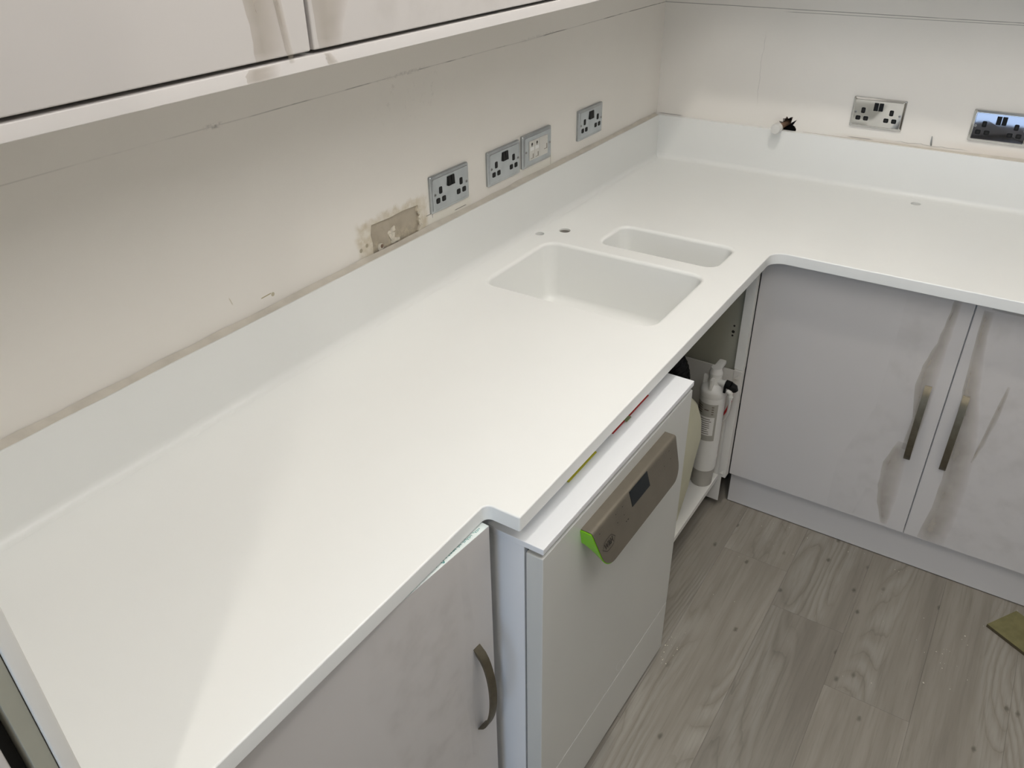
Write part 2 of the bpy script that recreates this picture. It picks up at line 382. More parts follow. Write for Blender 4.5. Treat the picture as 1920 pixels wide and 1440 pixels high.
for (y, z, w, h, t) in ((-1.392, 1.062, .010, .012, .004), (-1.383, 1.051, .012, .006, .0042), (-1.386, 1.078, .008, .007, .003), (-1.398, 1.072, .006, .006, .003), (-1.376, 1.050, .008, .005, .0042)):
    bm = new(); bmesh.ops.create_icosphere(bm, subdivisions=2, radius=1)
    for v in bm.verts:
        k = 1 + random.uniform(-.28, .28); v.co = Vector((-.0056 + v.co.x * t * k, y + v.co.y * w * k, z + v.co.z * h * k))
    obj('plaster_lump', bm, 'plaster_chip', wl)
bm = new(); loft(bm, [circ((-.0053, -1.4335, 1.0515), .009, 16, 'x'), circ((-.0022, -1.4335, 1.0515), .009, 16, 'x')]); obj('wall_plug', bm, 'plaster_chip', wl)
bm = new(); loft(bm, [circ((-.0053, -1.4295, 1.053), .0045, 12, 'x'), circ((-.0018, -1.4295, 1.053), .0045, 12, 'x')]); obj('plug_hole', bm, 'brick', wl)
# curled paint edge along the right side of the patch
bm = new(); pth = [(.0005, PY1 + .003 + .003 * math.sin(k * 1.9), 1.0565 + .0038 * k) for k in range(14)]
tube(bm, pth, [.0022 + .0010 * math.sin(k * 2.3) for k in range(14)], 8); obj('paint_edge', bm, 'plaster_chip', wl)

# back wall (with the broken hole round the pipe)
hx, hz = .4485, 1.048
hole = []
for k in range(15):
    a = math.pi * k / 14; r = .025 + .006 * math.sin(k * 2.7) + .004 * math.cos(k * 4.1)
    hole.append((hx + r * math.cos(a), hz + (r * 1.35) * math.sin(a)))
hole += [(hx - .024, 1.00), (hx + .026, 1.00)]
wb = wall_sheet('wall_back', 'wall_back', [(-.1, 0), (ROOM_X + .1, 0), (ROOM_X + .1, CEIL), (-.1, CEIL)], hole, .085, lambda c: Vector((c.x, -c.z, c.y)))
bm = new(); box(bm, hx - .05, .06, .98, hx + .05, .07, 1.12); obj('cavity_back', bm, 'dark', wb, wn=False)
for k in range(9):
    a = math.pi * (k + .3) / 9; bm = new(); bmesh.ops.create_icosphere(bm, subdivisions=1, radius=1)
    c = Vector((hx + .024 * math.cos(a), .024 + .010 * (k % 3), hz + .031 * math.sin(a)))
    for v in bm.verts: v.co = c + Vector((v.co.x * .008, v.co.y * .012, v.co.z * .007)) * (1 + random.uniform(-.35, .35))
    obj('brick_fragment', bm, 'brick', wb, angle=10)
# raised sliver of filler on the back wall beside the upstand
bm = new(); tube(bm, [(.8712, -.001, 1.0525), (.8705, -.004, 1.057), (.8695, -.005, 1.066), (.868, -.003, 1.079)], [.0022, .0024, .0020, .0008], 8); obj('filler_sliver', bm, 'screw', wb)
MAT['wall_far'] = simple('greige_wall_paint', (.72, .69, .64), .8)
struct(mkbox('wall_right', 'wall_far', None, (ROOM_X, ROOM_Y, 0), (ROOM_X + .1, 0, CEIL), wn=False))
# front wall behind the camera: opening with a glazed door
bm = new(); box(bm, -.1, ROOM_Y - .1, 0, DOOR_X0, ROOM_Y, CEIL); box(bm, DOOR_X1, ROOM_Y - .1, 0, ROOM_X + .1, ROOM_Y, CEIL); box(bm, DOOR_X0, ROOM_Y - .1, DOOR_H, DOOR_X1, ROOM_Y, CEIL)
struct(obj('wall_front', bm, 'wall', None, wn=False))
struct(mkbox('ceiling', 'ceiling', None, (-.1, ROOM_Y - .1, CEIL), (ROOM_X + .1, .1, CEIL + .1), wn=False))
dr = struct(bpy.data.objects.new('door_1', None)); COL.objects.link(dr); dr.location = (DOOR_X0, ROOM_Y, 0)
bm = new(); w = DOOR_X1 - DOOR_X0
for q in ((0, 0, .07, DOOR_H), (w - .07, 0, w, DOOR_H), (.07, DOOR_H - .08, w - .07, DOOR_H), (.07, 0, w - .07, .10)): box(bm, q[0], -.07, q[1], q[2], -.02, q[3], .003)
obj('door_frame', bm, 'trimwhite', dr)
obj('pane', box(new(), .07, -.05, .10, w - .07, -.044, DOOR_H - .08), 'glass', dr, wn=False)
bm = new(); box(bm, .08 - .05, -.02, 1.0, .08 - .03, .03, 1.02); box(bm, .03, .015, 1.0, .16, .03, 1.02, .004); obj('door_handle', bm, 'chrome', dr)

# ================================================================== WORKTOP
WT, TH = .900, .029
WX, WD, WY, WS, WEND, WXE = .636, .649, -1.870, .573, -2.497, 2.30
wt = thing('worktop', 'L-shaped white solid-surface worktop with moulded double sink and coved upstand', 'worktop')
def arc(cx, cy, r, a0, a1, n=8):
    return [(cx + r * math.cos(math.radians(a0 + (a1 - a0) * k / n)), cy + r * math.sin(math.radians(a0 + (a1 - a0) * k / n))) for k in range(n + 1)]
r1, r2, r3 = .038, .013, .003
outer = [(.0006, WEND), (WS, WEND)]
outer += [(WS, WY - r2)] + arc(WS + r2, WY - r2, r2, 180, 90)[1:]                 # concave step corner
outer += arc(WX - r3, WY + r3, r3, -90, 0, 4)                                     # convex step corner
outer += arc(WX + r1, -WD - r1, r1, 180, 90)                                      # concave inner corner of the L
outer += [(WXE, -WD), (WXE, -.0006), (.0006, -.0006)]
B1 = (.100, -1.197, .545, -.889, .034); B2 = (.219, -.827, .545, -.679, .030)
LIP = .009
def basin_rim(b, grow): return rrect(b[0] - grow, b[1] - grow, b[2] + grow, b[3] + grow, b[4] + grow, 7)
holes_c = [(.0513, -.8556, .0125), (.0985, -.7995, .0160), (.8789, -.0785, .0140)]
hol = [basin_rim(B1, LIP), basin_rim(B2, LIP)] + [[(c[0] + c[2] * math.cos(2 * math.pi * k / 24), c[1] + c[2] * math.sin(2 * math.pi * k / 24)) for k in range(24)] for c in holes_c]
bm = new(); e = .0028
top = poly_with_holes(bm, offset_poly(outer, e), hol, WT)
prev = top[0]
for k in (1, 2, 3):
    a = math.radians(30 * k); L = [bm.verts.new((p[0], p[1], WT - e * (1 - math.cos(a)))) for p in offset_poly(outer, e * (1 - math.sin(a)))]
    bridge(bm, prev, L); prev = L
low = [bm.verts.new((p[0], p[1], WT - TH + .001)) for p in outer]; bridge(bm, prev, low)
hol2 = [basin_rim(B1, LIP + .001), basin_rim(B2, LIP + .001)] + hol[2:]
bot = poly_with_holes(bm, offset_poly(outer, .001), hol2, WT - TH); bridge(bm, low, bot[0])
for k in (3, 4, 5): bridge(bm, top[k], bot[k])
obj('worktop_slab', bm, 'worktop', wt, angle=50)
def basin(b, depth, draft):
    bm = new(); loops = []
    for k in range(6):
        a = math.radians(18 * k); loops.append((LIP * (1 - math.sin(a)), WT - LIP * (1 - math.cos(a))))
    zb = WT - depth; rb = .022
    loops.append((-draft, zb + rb))
    for k in range(1, 6):
        a = math.radians(18 * k); loops.append((-draft - rb * (1 - math.cos(a)), zb + rb * (1 - math.sin(a))))
    L3 = []
    for g, z in loops:
        rr = max(.006, b[4] + g); L3.append([(p[0], p[1], z) for p in rrect(b[0] - g, b[1] - g, b[2] + g, b[3] + g, rr, 7)])
    loft(bm, L3, cap0=False, cap1=True)
    o = obj('sink_basin', bm, 'worktop', wt, angle=70)
    cx, cy = (b[0] + b[2]) / 2, (b[1] + b[3]) / 2
    bm = new(); lathe(bm, cx, cy, [(.036, zb + .0004), (.036, zb + .0014), (.030, zb + .0022), (.024, zb + .0008)]); obj('waste_fitting', bm, 'screw', o)
basin(B1, .165, .006); basin(B2, .125, .005)
# collar ring of a second liner inside the big tap hole
bm = new(); c = holes_c[1]
L = [circ((c[0], c[1], z), r, 24) for r, z in ((c[2] - .0005, WT - .004), (c[2] - .0022, WT - .0045), (c[2] - .0022, WT - .028), (c[2] - .0005, WT - .028))]
loft(bm, L, False, False); obj('hole_liner', bm, 'plastic_g', wt)
# upstands: profile (distance from wall, z), swept and mitred at the corner
UH, UT, CV = 1.042, .0177, .016
prof = [(.0006, WT - .0005), (.0006, UH), (UT - .0025, UH), (UT - .0007, UH - .0007), (UT, UH - .0025)]
for k in range(7):
    a = math.radians(90 * k / 6); prof.append((UT + CV - CV * math.cos(a), WT + CV - CV * math.sin(a)))
prof[-1] = (UT + CV, WT + .0001); prof.append((UT + CV, WT - .0005))
bm = new(); loft(bm, [[(d, WEND, z) for d, z in prof], [(d, -d, z) for d, z in prof]]); obj('upstand', bm, 'worktop', wt, angle=40)
bm = new(); loft(bm, [[(d, -d, z) for d, z in prof], [(WXE, -d, z) for d, z in prof]]); obj('upstand', bm, 'worktop', wt, angle=40)
# tan strip along the upstand top
bm = new(); L = []
for k in range(41):
    y = -2.495 + (2.495 - .018) * k / 40; w_ = .0158 + random.uniform(-.0012, .0004); h_ = .0062 + random.uniform(-.002, .002)
    L.append([(.0008, y, UH), (.0008, y, UH + h_), (w_ * .45, y, UH + .0016), (w_, y, UH + .0003), (w_, y, UH)])
loft(bm, L); obj('upstand_top_strip', bm, 'bead', wt, angle=60, wn=False)
bm = new(); L = []
for k in range(41):
    x = .50 + 1.79 * k / 40; w_ = max(.0008, min(.0155, .0155 * k / 12) + random.uniform(-.0008, .0004)); h_ = max(.0005, (.0045 + random.uniform(-.002, .002)) * min(1, k / 10))
    L.append([(x, -.0008, UH), (x, -.0008, UH + h_), (x, -w_ * .45, UH + .0014), (x, -w_, UH + .0003), (x, -w_, UH)])
loft(bm, L); obj('upstand_top_strip', bm, 'bead', wt, angle=60, wn=False)

# ================================================================== SOCKETS
def sock_base(name, label, cat, wall, u, v, w=.147, h=.087, group=None):
    # local frame: x right along wall, y out of the wall is -y, z up; origin at lower left
    if wall == 'L': t = thing(name, label, cat, (0, u, v), math.radians(90), group)
    else: t = thing(name, label, cat, (u, 0, v), 0, group)
    return t
def rr3(x0, z0, x1, z1, r, y, seg=4): return [(p[0], y, p[1]) for p in rrect(x0, z0, x1, z1, r, seg)]
def plate(t, mat, w=.147, h=.087, d=.0095, face=None):
    bm = new()
    loft(bm, [rr3(0, 0, w, h, .004, 0), rr3(0, 0, w, h, .004, -d * .55), rr3(.0012, .0012, w - .0012, h - .0012, .004, -d * .72), rr3(.0062, .0062, w - .0062, h - .0062, .003, -d + .0012), rr3(.0074, .0074, w - .0074, h - .0074, .003, -d)])
    o = obj('face_plate', bm, mat, t, angle=25)
    if face:
        bm = new(); loft(bm, [rr3(.008, .008, w - .008, h - .008, .003, -d + .001), rr3(.008, .008, w - .008, h - .008, .003, -d - .0006), rr3(.0092, .0092, w - .0092, h - .0092, .002, -d - .001)]); obj('face_inlay', bm, face, t, angle=25)
    return d
def pinhole(t, cx, cz, w, h, d):
    bm = new(); x0, x1, z0, z1 = cx - w / 2, cx + w / 2, cz - h / 2, cz + h / 2; r = .0032
    loft(bm, [rr3(x0, z0, x1, z1, r, -d + .001), rr3(x0, z0, x1, z1, r, -d - .0005), rr3(x0 + .0009, z0 + .0009, x1 - .0009, z1 - .0009, r - .0009, -d - .0009)])
    ph = obj('pin_hole', bm, 'black', t)
    bm = new(); box(bm, cx - w * .2, -d - .0011, cz - h * .2, cx + w * .2, -d - .0008, cz + h * .2); obj('contact_slot', bm, 'dark', ph, wn=False)
def screw(t, cx, cz, d):
    bm = new(); loft(bm, [circ((cx, -d + .001, cz), .0034, 16, 'y'), circ((cx, -d - .0005, cz), .0034, 16, 'y'), circ((cx, -d - .0010, cz), .0024, 16, 'y')]); s = obj('screw', bm, 'screw', t)
    bm = new(); box(bm, cx - .0022, -d - .0012, cz - .0004, cx + .0022, -d - .0008, cz + .0004); obj('screw_slot', bm, 'black', s, wn=False)
def double_socket(label, wall, u, v, mat, w=.147, face=None):
    t = sock_base('double_socket', label, 'socket', wall, u, v, group='double wall sockets above the worktop')
    d = plate(t, mat, w, face=face); d2 = d + (.001 if face else 0)
    for k, cx in ((0, .0335), (1, .1130)):
        pinhole(t, cx, .0500, .0115, .0165, d2); pinhole(t, cx - .0112, .0275, .0140, .0125, d2); pinhole(t, cx + .0108, .0275, .0140, .0125, d2)
    for k in (-1, 1):
        bm = new(); cx = w / 2 + k * .0070
        box(bm, cx - .0060, -d2 - .0018, .0520, cx + .0060, -d2 + .001, .0745, .0008)
        for vv in bm.verts:
            if vv.co.y < -d2 - .001: vv.co.y -= (.0725 - vv.co.z) * (.09 if k < 0 else .06)
        obj('rocker_switch', bm, 'black', t)
    screw(t, .0125, .0435, d2); screw(t, w - .0125, .0435, d2)
    return t
double_socket('worn chrome double socket on left wall, nearest to the bare plaster patch', 'L', -1.261, 1.0725, 'chrome')
double_socket('chrome double socket touching the white-insert data outlet plate on left wall', 'L', -1.0316, 1.0715, 'chrome')
double_socket('chrome double socket on left wall nearest the room corner', 'L', -.5712, 1.0775, 'chrome')
double_socket('polished chrome double socket with two black rockers on back wall', 'B', .6332, 1.0805, 'mirror', .149)
double_socket('mirror-black double socket with chrome rim at right end of back wall', 'B', .9586, 1.0805, 'mirror', .147, face='nickel')
t = sock_base('data_outlet', 'chrome outlet plate with white data and phone modules on left wall', 'outlet', 'L', -.8728, 1.0745)
d = plate(t, 'chrome', .1455, d=.0115)
def module(x0, x1, z0=.018, z1=.069):
    bm = new(); loft(bm, [rr3(x0, z0, x1, z1, .001, -d + .001), rr3(x0, z0, x1, z1, .001, -d - .0012), rr3(x0 + .0008, z0 + .0008, x1 - .0008, z1 - .0008, .001, -d - .0018)]); return obj('module', bm, 'module', t)
for k, x0 in enumerate((.0265, .0515)):
    mo = module(x0, x0 + .0245)
    mkbox('label_window', 'trimwhite', mo, (x0 + .003, -d - .0024, .0435), (x0 + .0215, -d - .0015, .0525), .0003)
    bm = new(); loft(bm, [circ((x0 + .012, -d - .0024, .0605), .0036, 10, 'y'), circ((x0 + .012, -d - .0015, .0605), .0036, 10, 'y')]); box(bm, x0 + .010, -d - .0024, .0545, x0 + .0125, -d - .0015, .0575); obj('phone_symbol', bm, 'print', mo, wn=False)
    bm = new(); box(bm, x0 + .0155, -d - .0022, .0225, x0 + .0195, -d - .0016, .0345); box(bm, x0 + .005, -d - .0022, .0225, x0 + .0195, -d - .0016, .0240); obj('jack_opening', bm, 'slot', mo, wn=False)
mo = module(.0770, .1200)
bm = new(); box(bm, .1120, -d - .0022, .0325, .1160, -d - .0016, .0460); box(bm, .1000, -d - .0022, .0325, .1160, -d - .0016, .0340); obj('jack_opening', bm, 'slot', mo, wn=False)
screw(t, .0125, .0435, d); screw(t, .133, .0435, d)

# ================================================================== PIPE STUB
t = thing('pipe_stub', 'white capped pipe stub poking out of the broken hole in back wall', 'pipe', (.446, .05, 1.055))
bm = new(); P0, P1 = Vector((-.004, -.005, .002)), Vector((-.0165, -.112, .0010))
tube(bm, [P0, P0.lerp(P1, .4), P0.lerp(P1, .8)], .0085, 14); obj('copper_pipe', bm, 'copper', t)
bm = new(); D = (P1 - P0).normalized(); C1 = P0.lerp(P1, .80)
tube(bm, [C1, C1 + D * .002, C1 + D * .020, C1 + D * .0235, C1 + D * .025], [.0135, .0158, .0158, .0146, .0110], 22); obj('end_cap', bm, 'plastic_w', t)

# ================================================================== CABINET HELPERS
def bow_handle(parent, L, bow=.030, wd=.016, th=.0045, n=20, org=(0, 0, 0), ax=(1, 0, 0), out=(0, -1, 0)):
    """strap handle: local z up, ax across its width, out away from the door"""
    ax, out, org, up = Vector(ax), Vector(out), Vector(org), Vector((0, 0, 1)); loops = []
    for k in range(n + 1):
        s = -1 + 2 * k / n; z = s * L / 2; h = bow * (1 - abs(s) ** 2.2) + .011 * (1 - abs(s) ** 14)
        tt = th + .010 * abs(s) ** 8
        o1, o0 = max(h, .0012), max(0.0, h - tt)
        loops.append([org + up * z + ax * (-wd / 2) + out * o0, org + up * z + ax * (wd / 2) + out * o0, org + up * z + ax * (wd / 2) + out * o1, org + up * z + ax * (-wd / 2) + out * o1])
    bm = new(); loft(bm, loops); return obj('handle', bm, 'bronze', parent, angle=40)
def film_strip(parent, pts, to3, mat='film', name='protective_film', bulge=.004, cols=5):
    """pts: (u centre, width, v); to3(u, v, h) -> local point"""
    bm = new(); rows = []; lay = bm.verts.layers.float.new('edge'); prof_ = [.55, 1, .8, .45, .0] if cols == 5 else [0] + [1] * (cols - 2) + [0]
    for i, (u, w, v) in enumerate(pts):
        row = []
        for c in range(cols):
            s = c / (cols - 1) - .5; h = .0006 + bulge * max(0, 1 - (2 * s) ** 2) * (.5 + .5 * random.random())
            vv = bm.verts.new(to3(u + s * w + random.uniform(-.0012, .0012), v, h)); vv[lay] = prof_[c] * (1.0 if 0 < i < len(pts) - 1 else .35); row.append(vv)
        rows.append(row)
    for a, b in zip(rows, rows[1:]):
        for c in range(cols - 1): bm.faces.new((a[c], a[c + 1], b[c + 1], b[c]))
    return obj(name, bm, mat, parent, angle=80, wn=False)
def subdiv(pts, n=3):
    out = []
    for a, b in zip(pts, pts[1:]):
        for k in range(n): out.append(tuple(x + (y - x) * k / n for x, y in zip(a, b)))
    return out + [pts[-1]]
def door(parent, x0, x1, z0, z1, y, t=.018, mat='door', name='door'):
    return obj(name, box(new(), x0, y, z0, x1, y + t, z1, .0016), mat, parent)

# ------------------------------------------------------------------ base cabinet on the back wall
DZ0, DZ1, DY = .124, .862, -.601
bc = thing('base_cabinet', 'white two-door base cabinet under the back worktop with bronze bow handles', 'cabinet', (.603, 0, 0), group='white base cabinets under the worktop')
mkbox('carcass', 'carcass', bc, (.002, DY + .0205, .124), (1.036, -.02, .869), .001)
for k, (x0, x1) in enumerate(((0.0, .5160), (.5184, 1.036))):
    d_ = door(bc, x0, x1, DZ0, DZ1, DY)
    hx_ = .4700 if k == 0 else .5590
    bow_handle(d_, .236, .020, .0165, org=(hx_, DY, .4885))
    f3 = lambda u, v, h: (u, DY - h, v)
    if k == 0:
        film_strip(d_, subdiv([(.4785, .018, .860), (.476, .020, .80), (.472, .026, .73), (.464, .044, .66), (.463, .048, .60), (.470, .030, .50), (.465, .030, .40)]), f3)
        film_strip(d_, subdiv([(.452, .030, .42), (.444, .055, .34), (.447, .055, .26), (.452, .044, .20), (.462, .018, .135)]), f3, bulge=.003)
        film_strip(d_, subdiv([(.398, .012, .24), (.386, .014, .17), (.376, .004, .135)]), f3, 'film_clear')
        film_strip(d_, subdiv([(.432, .13, .86), (.425, .12, .70), (.42, .12, .5), (.40, .20, .3), (.40, .20, .127)]), f3, 'film_clear', bulge=.0015)
    else:
        film_strip(d_, subdiv([(.548, .022, .842), (.549, .022, .78), (.556, .030, .70), (.565, .038, .62), (.578, .050, .54), (.590, .062, .44), (.598, .062, .34), (.596, .064, .24), (.588, .068, .128)]), f3)
        film_strip(d_, subdiv([(.60, .10, .846), (.66, .22, .853)], 2), f3, bulge=.006)
        film_strip(d_, subdiv([(.640, .006, .66), (.636, .014, .58), (.626, .012, .48), (.618, .004, .42)]), f3, bulge=.005)
        film_strip(d_, subdiv([(.73, .40, .855), (.74, .40, .7), (.75, .38, .5), (.76, .36, .3), (.76, .36, .128)]), f3, 'film_clear', bulge=.002, cols=9)
bc2 = thing('base_cabinet', 'white single-door base cabinet at the far right of the back worktop', 'cabinet', (1.643, 0, 0), group='white base cabinets under the worktop')
mkbox('carcass', 'carcass', bc2, (.002, DY + .0205, .124), (.60, -.02, .869), .001)
d_ = door(bc2, 0, .60, DZ0, DZ1, DY); bow_handle(d_, .236, .020, .0165, org=(.045, DY, .4885))
p_ = tag(mkbox('plinth', 'door', None, (.605, -.580, .003), (2.243, -.565, .1225), .0008), 'long white plinth board on the floor below the back cabinet doors', 'plinth')

# ------------------------------------------------------------------ base cabinet, left run, door ajar
LC = thing('base_cabinet', 'white left base cabinet with its bronze-handled door ajar beside the washer', 'cabinet', (0, -2.475, 0), group='white base cabinets under the worktop')
mkbox('carcass', 'carcass', LC, (.02, .004, .124), (.505, .590, .869), .001)
ang = math.radians(4.26)
bm = new(); box(bm, -.018, 0, .124, 0, .5985, .8655, .0010)
dl = obj('door', bm, 'door', LC); dl.location = (.5395, .0, 0); dl.rotation_euler = (0, 0, -ang)
# edging tape with teal micro print along the top edge
bm = new(); box(bm, -.0176, .01, .8654, -.0004, .5975, .8659); obj('edge_tape', bm, 'tape', dl, wn=False)
bm = new(); y = .584
random.seed(3)
words = [5, 7, 3, 8, 6, 9, 4, 2, 6, 8, 5, 7, 4]
for wi, nl in enumerate(words):
    if wi == 4 or wi == 9:                                     # drop symbol between the phrases
        cy = y - .004
        ring = [(-.0075 + .0040 * math.cos(a) * (1.0 if math.cos(a) < 0 else 1.35), cy + .0030 * math.sin(a)) for a in (2 * math.pi * k / 14 for k in range(14))]
        for a, b in zip(ring, ring[1:] + ring[:1]):
            v = [bm.verts.new((a[0], a[1], .8661)), bm.verts.new((b[0], b[1], .8661)), bm.verts.new((-.0075 + (b[0] + .0075) * .6, cy + (b[1] - cy) * .6, .8661)), bm.verts.new((-.0075 + (a[0] + .0075) * .6, cy + (a[1] - cy) * .6, .8661))]
            bm.faces.new(v)
        y -= .014
    for q in range(nl):
        hgt = random.choice((.0026, .0026, .0040)); x0 = -.0092 if random.random() < .85 else -.0105
        box(bm, x0, y - .0007, .8660, x0 + hgt, y, .8662); box(bm, x0, y - .0021, .8660, x0 + .0007, y - .0007, .8662)
        if q % 2: box(bm, x0 + .0019, y - .0021, .8660, x0 + .0026, y - .0007, .8662)
        y -= .0031
    y -= .0034
obj('micro_print', bm, 'teal', dl, wn=False)
hd = bow_handle(dl, .215, .024, .0165, org=(0, .553, .520), ax=(0, 1, 0), out=(1, 0, 0))
f3 = lambda u, v, h: (h, u, v)
film_strip(dl, subdiv([(.530, .012, .862), (.533, .018, .78), (.538, .020, .70), (.535, .026, .62), (.530, .018, .52), (.532, .012, .44), (.534, .016, .30), (.534, .016, .13)]), f3, 'film_clear', bulge=.010)
film_strip(dl, subdiv([(.43, .20, .860), (.42, .22, .74), (.44, .19, .6), (.45, .17, .45), (.45, .17, .13)]), f3, 'film_clear', bulge=.003, cols=9)

# ------------------------------------------------------------------ open sink cabinet
SK = thing('sink_cabinet', 'doorless white sink cabinet open under the basins between washer and back doors', 'cabinet', (0, -1.235, 0))
oy = 1.235
mkbox('shelf', 'carcass', SK, (.02, .0, .112), (.578, oy - .6325, .130), .0008)
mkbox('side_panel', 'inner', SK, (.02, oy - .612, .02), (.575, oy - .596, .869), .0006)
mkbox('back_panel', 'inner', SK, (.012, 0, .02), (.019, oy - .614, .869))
mkbox('corner_post', 'carcass', SK, (.5755, oy - .628, .515), (.6015, oy - .603, .869), .001)
for z, r in ((.6425, .0030), (.6235, .0046), (.6110, .0030)):
    bm = new(); loft(bm, [circ((.5535 - (.6425 - z) * .05, oy - .6126, z), r, 14, 'y'), circ((.5535 - (.6425 - z) * .05, oy - .6110, z), r, 14, 'y')]); obj('drilled_hole', bm, 'dark', SK, wn=False)
mkbox('side_panel', 'carcass', SK, (.02, 0, .131), (.575, .016, .869), .0006)
lp = mkbox('liner_panel', 'liner', SK, (.15, oy - .632, .028), (.5885, oy - .6285, .512), .0008)
bm = new(); box(bm, .5770, oy - .634, .125, .6018, oy - .6045, .5140, .002); obj('panel_flange', bm, 'liner', lp)
for z in (.142, .490):
    bm = new(); v = [bm.verts.new(q) for q in ((.583, oy - .6342, z), (.594, oy - .6342, z), (.594, oy - .6342, z + .012), (.583, oy - .640, z), (.594, oy - .640, z), (.594, oy - .636, z + .012))]
    for q in ((0, 1, 2), (3, 5, 4), (0, 3, 4, 1), (1, 4, 5, 2), (2, 5, 3, 0)): bm.faces.new([v[i] for i in q])
    obj('panel_clip', bm, 'liner', lp, wn=False)
# filter hanging in it
FX, FY = .5440, -.690
wf = thing('water_filter', 'white water filter cartridge with printed label standing in the open sink cabinet', 'filter', (FX, FY, .1303))
bm = new(); lathe(bm, 0, 0, [(.030, .0), (.0315, .002), (.0325, .060), (.030, .066)], 32); obj('filter_base', bm, 'plastic_g', wf)
bm = new(); lathe(bm, 0, 0, [(.031, .060), (.0345, .062), (.0360, .070), (.0360, .100), (.0372, .103), (.0372, .107), (.0365, .109), (.0368, .150), (.0362, .152), (.0362, .156), (.0368, .158), (.0372, .318), (.0360, .322)], 36); obj('filter_body', bm, 'plastic_w', wf)
bm = new(); lathe(bm, 0, 0, [(.0360, .322), (.0385, .326), (.0385, .340), (.0370, .344), (.0330, .352), (.0200, .362), (.0180, .385), (.0195, .388), (.0195, .396), (.0175, .399), (.0150, .412)], 36)
box(bm, -.0045, -.034, .346, .0045, .0, .385, .002); box(bm, -.034, -.004, .346, 0, .004, .38, .002)
hdm = obj('filter_head', bm, 'plastic_w', wf)
bm = new(); box(bm, -.011, -.012, .398, .011, .052, .4125, .004); obj('mounting_tab', bm, 'plastic_w', hdm)
bm = new(); tube(bm, [(.010, -.006, .372), (.030, -.010, .372)], .0085, 16); tube(bm, [(.030, -.010, .372), (.038, -.011, .372)], .0105, 16); obj('side_port', bm, 'plastic_w', hdm)
# printed label wrapped on the body
def wrap(a0, a1, z0, z1, r, mat, name, par, n=14):
    bm = new(); rows = []
    for z in (z0, z1): rows.append([bm.verts.new((r * math.cos(math.radians(a0 + (a1 - a0) * k / n)), r * math.sin(math.radians(a0 + (a1 - a0) * k / n)), z)) for k in range(n + 1)])
    for k in range(n): bm.faces.new((rows[0][k], rows[0][k + 1], rows[1][k + 1], rows[1][k]))
    return obj(name, bm, mat, par, angle=80, wn=False)
MAT['labelgrey'] = simple('label_grey', (.37, .355, .315), .5, var=.05)
lb = wrap(-150, -42, .178, .306, .0377, 'labelgrey', 'printed_label', wf)
wrap(-132, -52, .198, .262, .0380, 'plastic_w', 'label_text_panel', lb)
bm = new(); random.seed(11)
def wrapbar(a0, a1, z, h, r=.0384):
    rows = [[bm.verts.new((r * math.cos(math.radians(a0 + (a1 - a0) * k / 6)), r * math.sin(math.radians(a0 + (a1 - a0) * k / 6)), zz)) for k in range(7)] for zz in (z, z + h)]
    for k in range(6): bm.faces.new((rows[0][k], rows[0][k + 1], rows[1][k + 1], rows[1][k]))
for k in range(8): wrapbar(-128, -62 - random.uniform(0, 18), .203 + k * .0072, .0022)
for k in range(4):
    wrapbar(-140, -112, .272 + k * .0075, .003); wrapbar(-70, -60, .272 + k * .0080, .003)
wrapbar(-102, -82, .284, .0035)
obj('label_print', bm, 'print_soft', lb, angle=80, wn=False)
bm = new(); tube(bm, [(.036, -.011, .373), (.052, -.012, .372)], [.0128, .0128], 14); tube(bm, [(.050, -.012, .372), (.060, -.010, .366), (.062, -.008, .358)], [.0115, .0120, .0105], 14); box(bm, .034, -.024, .349, .041, -.019, .372, .001); obj('elbow_fitting', bm, 'black', wf)
bm = new(); tube(bm, [(.045, -.020, .358), (.056, -.022, .353)], .0075, 12); tube(bm, [(.056, -.022, .356), (.0575, -.0215, .332)], [.0068, .0060], 12); tube(bm, [(.0572, -.0215, .344), (.0574, -.0215, .340)], .0078, 12); obj('tube_connector', bm, 'module', wf)
bm = new(); tube(bm, bez((.0575, -.0215, .335), (.058, -.018, .29), (.050, .000, .25), (.024, .034, .215)), .0036, 10); obj('white_tube', bm, 'plastic_w', wf)
bm = new(); tube(bm, bez((.050, .010, .350), (.054, .012, .31), (.046, .020, .27), (.018, .042, .22)), .0034, 10); obj('red_tube', bm, 'redtube', wf)
# cream container
jc = thing('plastic_container', 'cream translucent plastic container on the sink cabinet shelf behind the washer', 'container', (.492, -.940, .1303))
bm = new(); L = []
for hw, hd_, z, r in ((.060, .044, 0, .02), (.066, .052, .006, .026), (.078, .078, .12, .03), (.082, .098, .21, .034), (.084, .124, .27, .04), (.082, .120, .33, .045), (.074, .100, .385, .048), (.052, .066, .425, .04), (.026, .028, .440, .024), (.024, .024, .452, .0235)):
    L.append([(p[0], p[1], z) for p in rrect(-hw, -hd_, hw, hd_, r, 5)])
loft(bm, L); obj('body', bm, 'can', jc, angle=60)
bm = new(); lathe(bm, 0, 0, [(.0275, .452), (.0275, .474), (.025, .477)], 24); obj('screw_cap', bm, 'can', jc)
# black ribbed hose
bm = new(); P = bez((.34, -.86, .58), (.42, -.77, .62), (.470, -.725, .57), (.425, -.700, .36), 46)
tube(bm, P, [.034 + .004 * (k % 2) for k in range(46)], 16)
tag(obj('ribbed_hose', bm, 'black', None, angle=20), 'black ribbed waste hose hanging under the sink basins', 'hose')

# ================================================================== WASHER
wd = thing('washer', 'white W&H instrument washer with green-edged control panel under the worktop', 'appliance', (.6668, -1.8499, 0), -.0101)
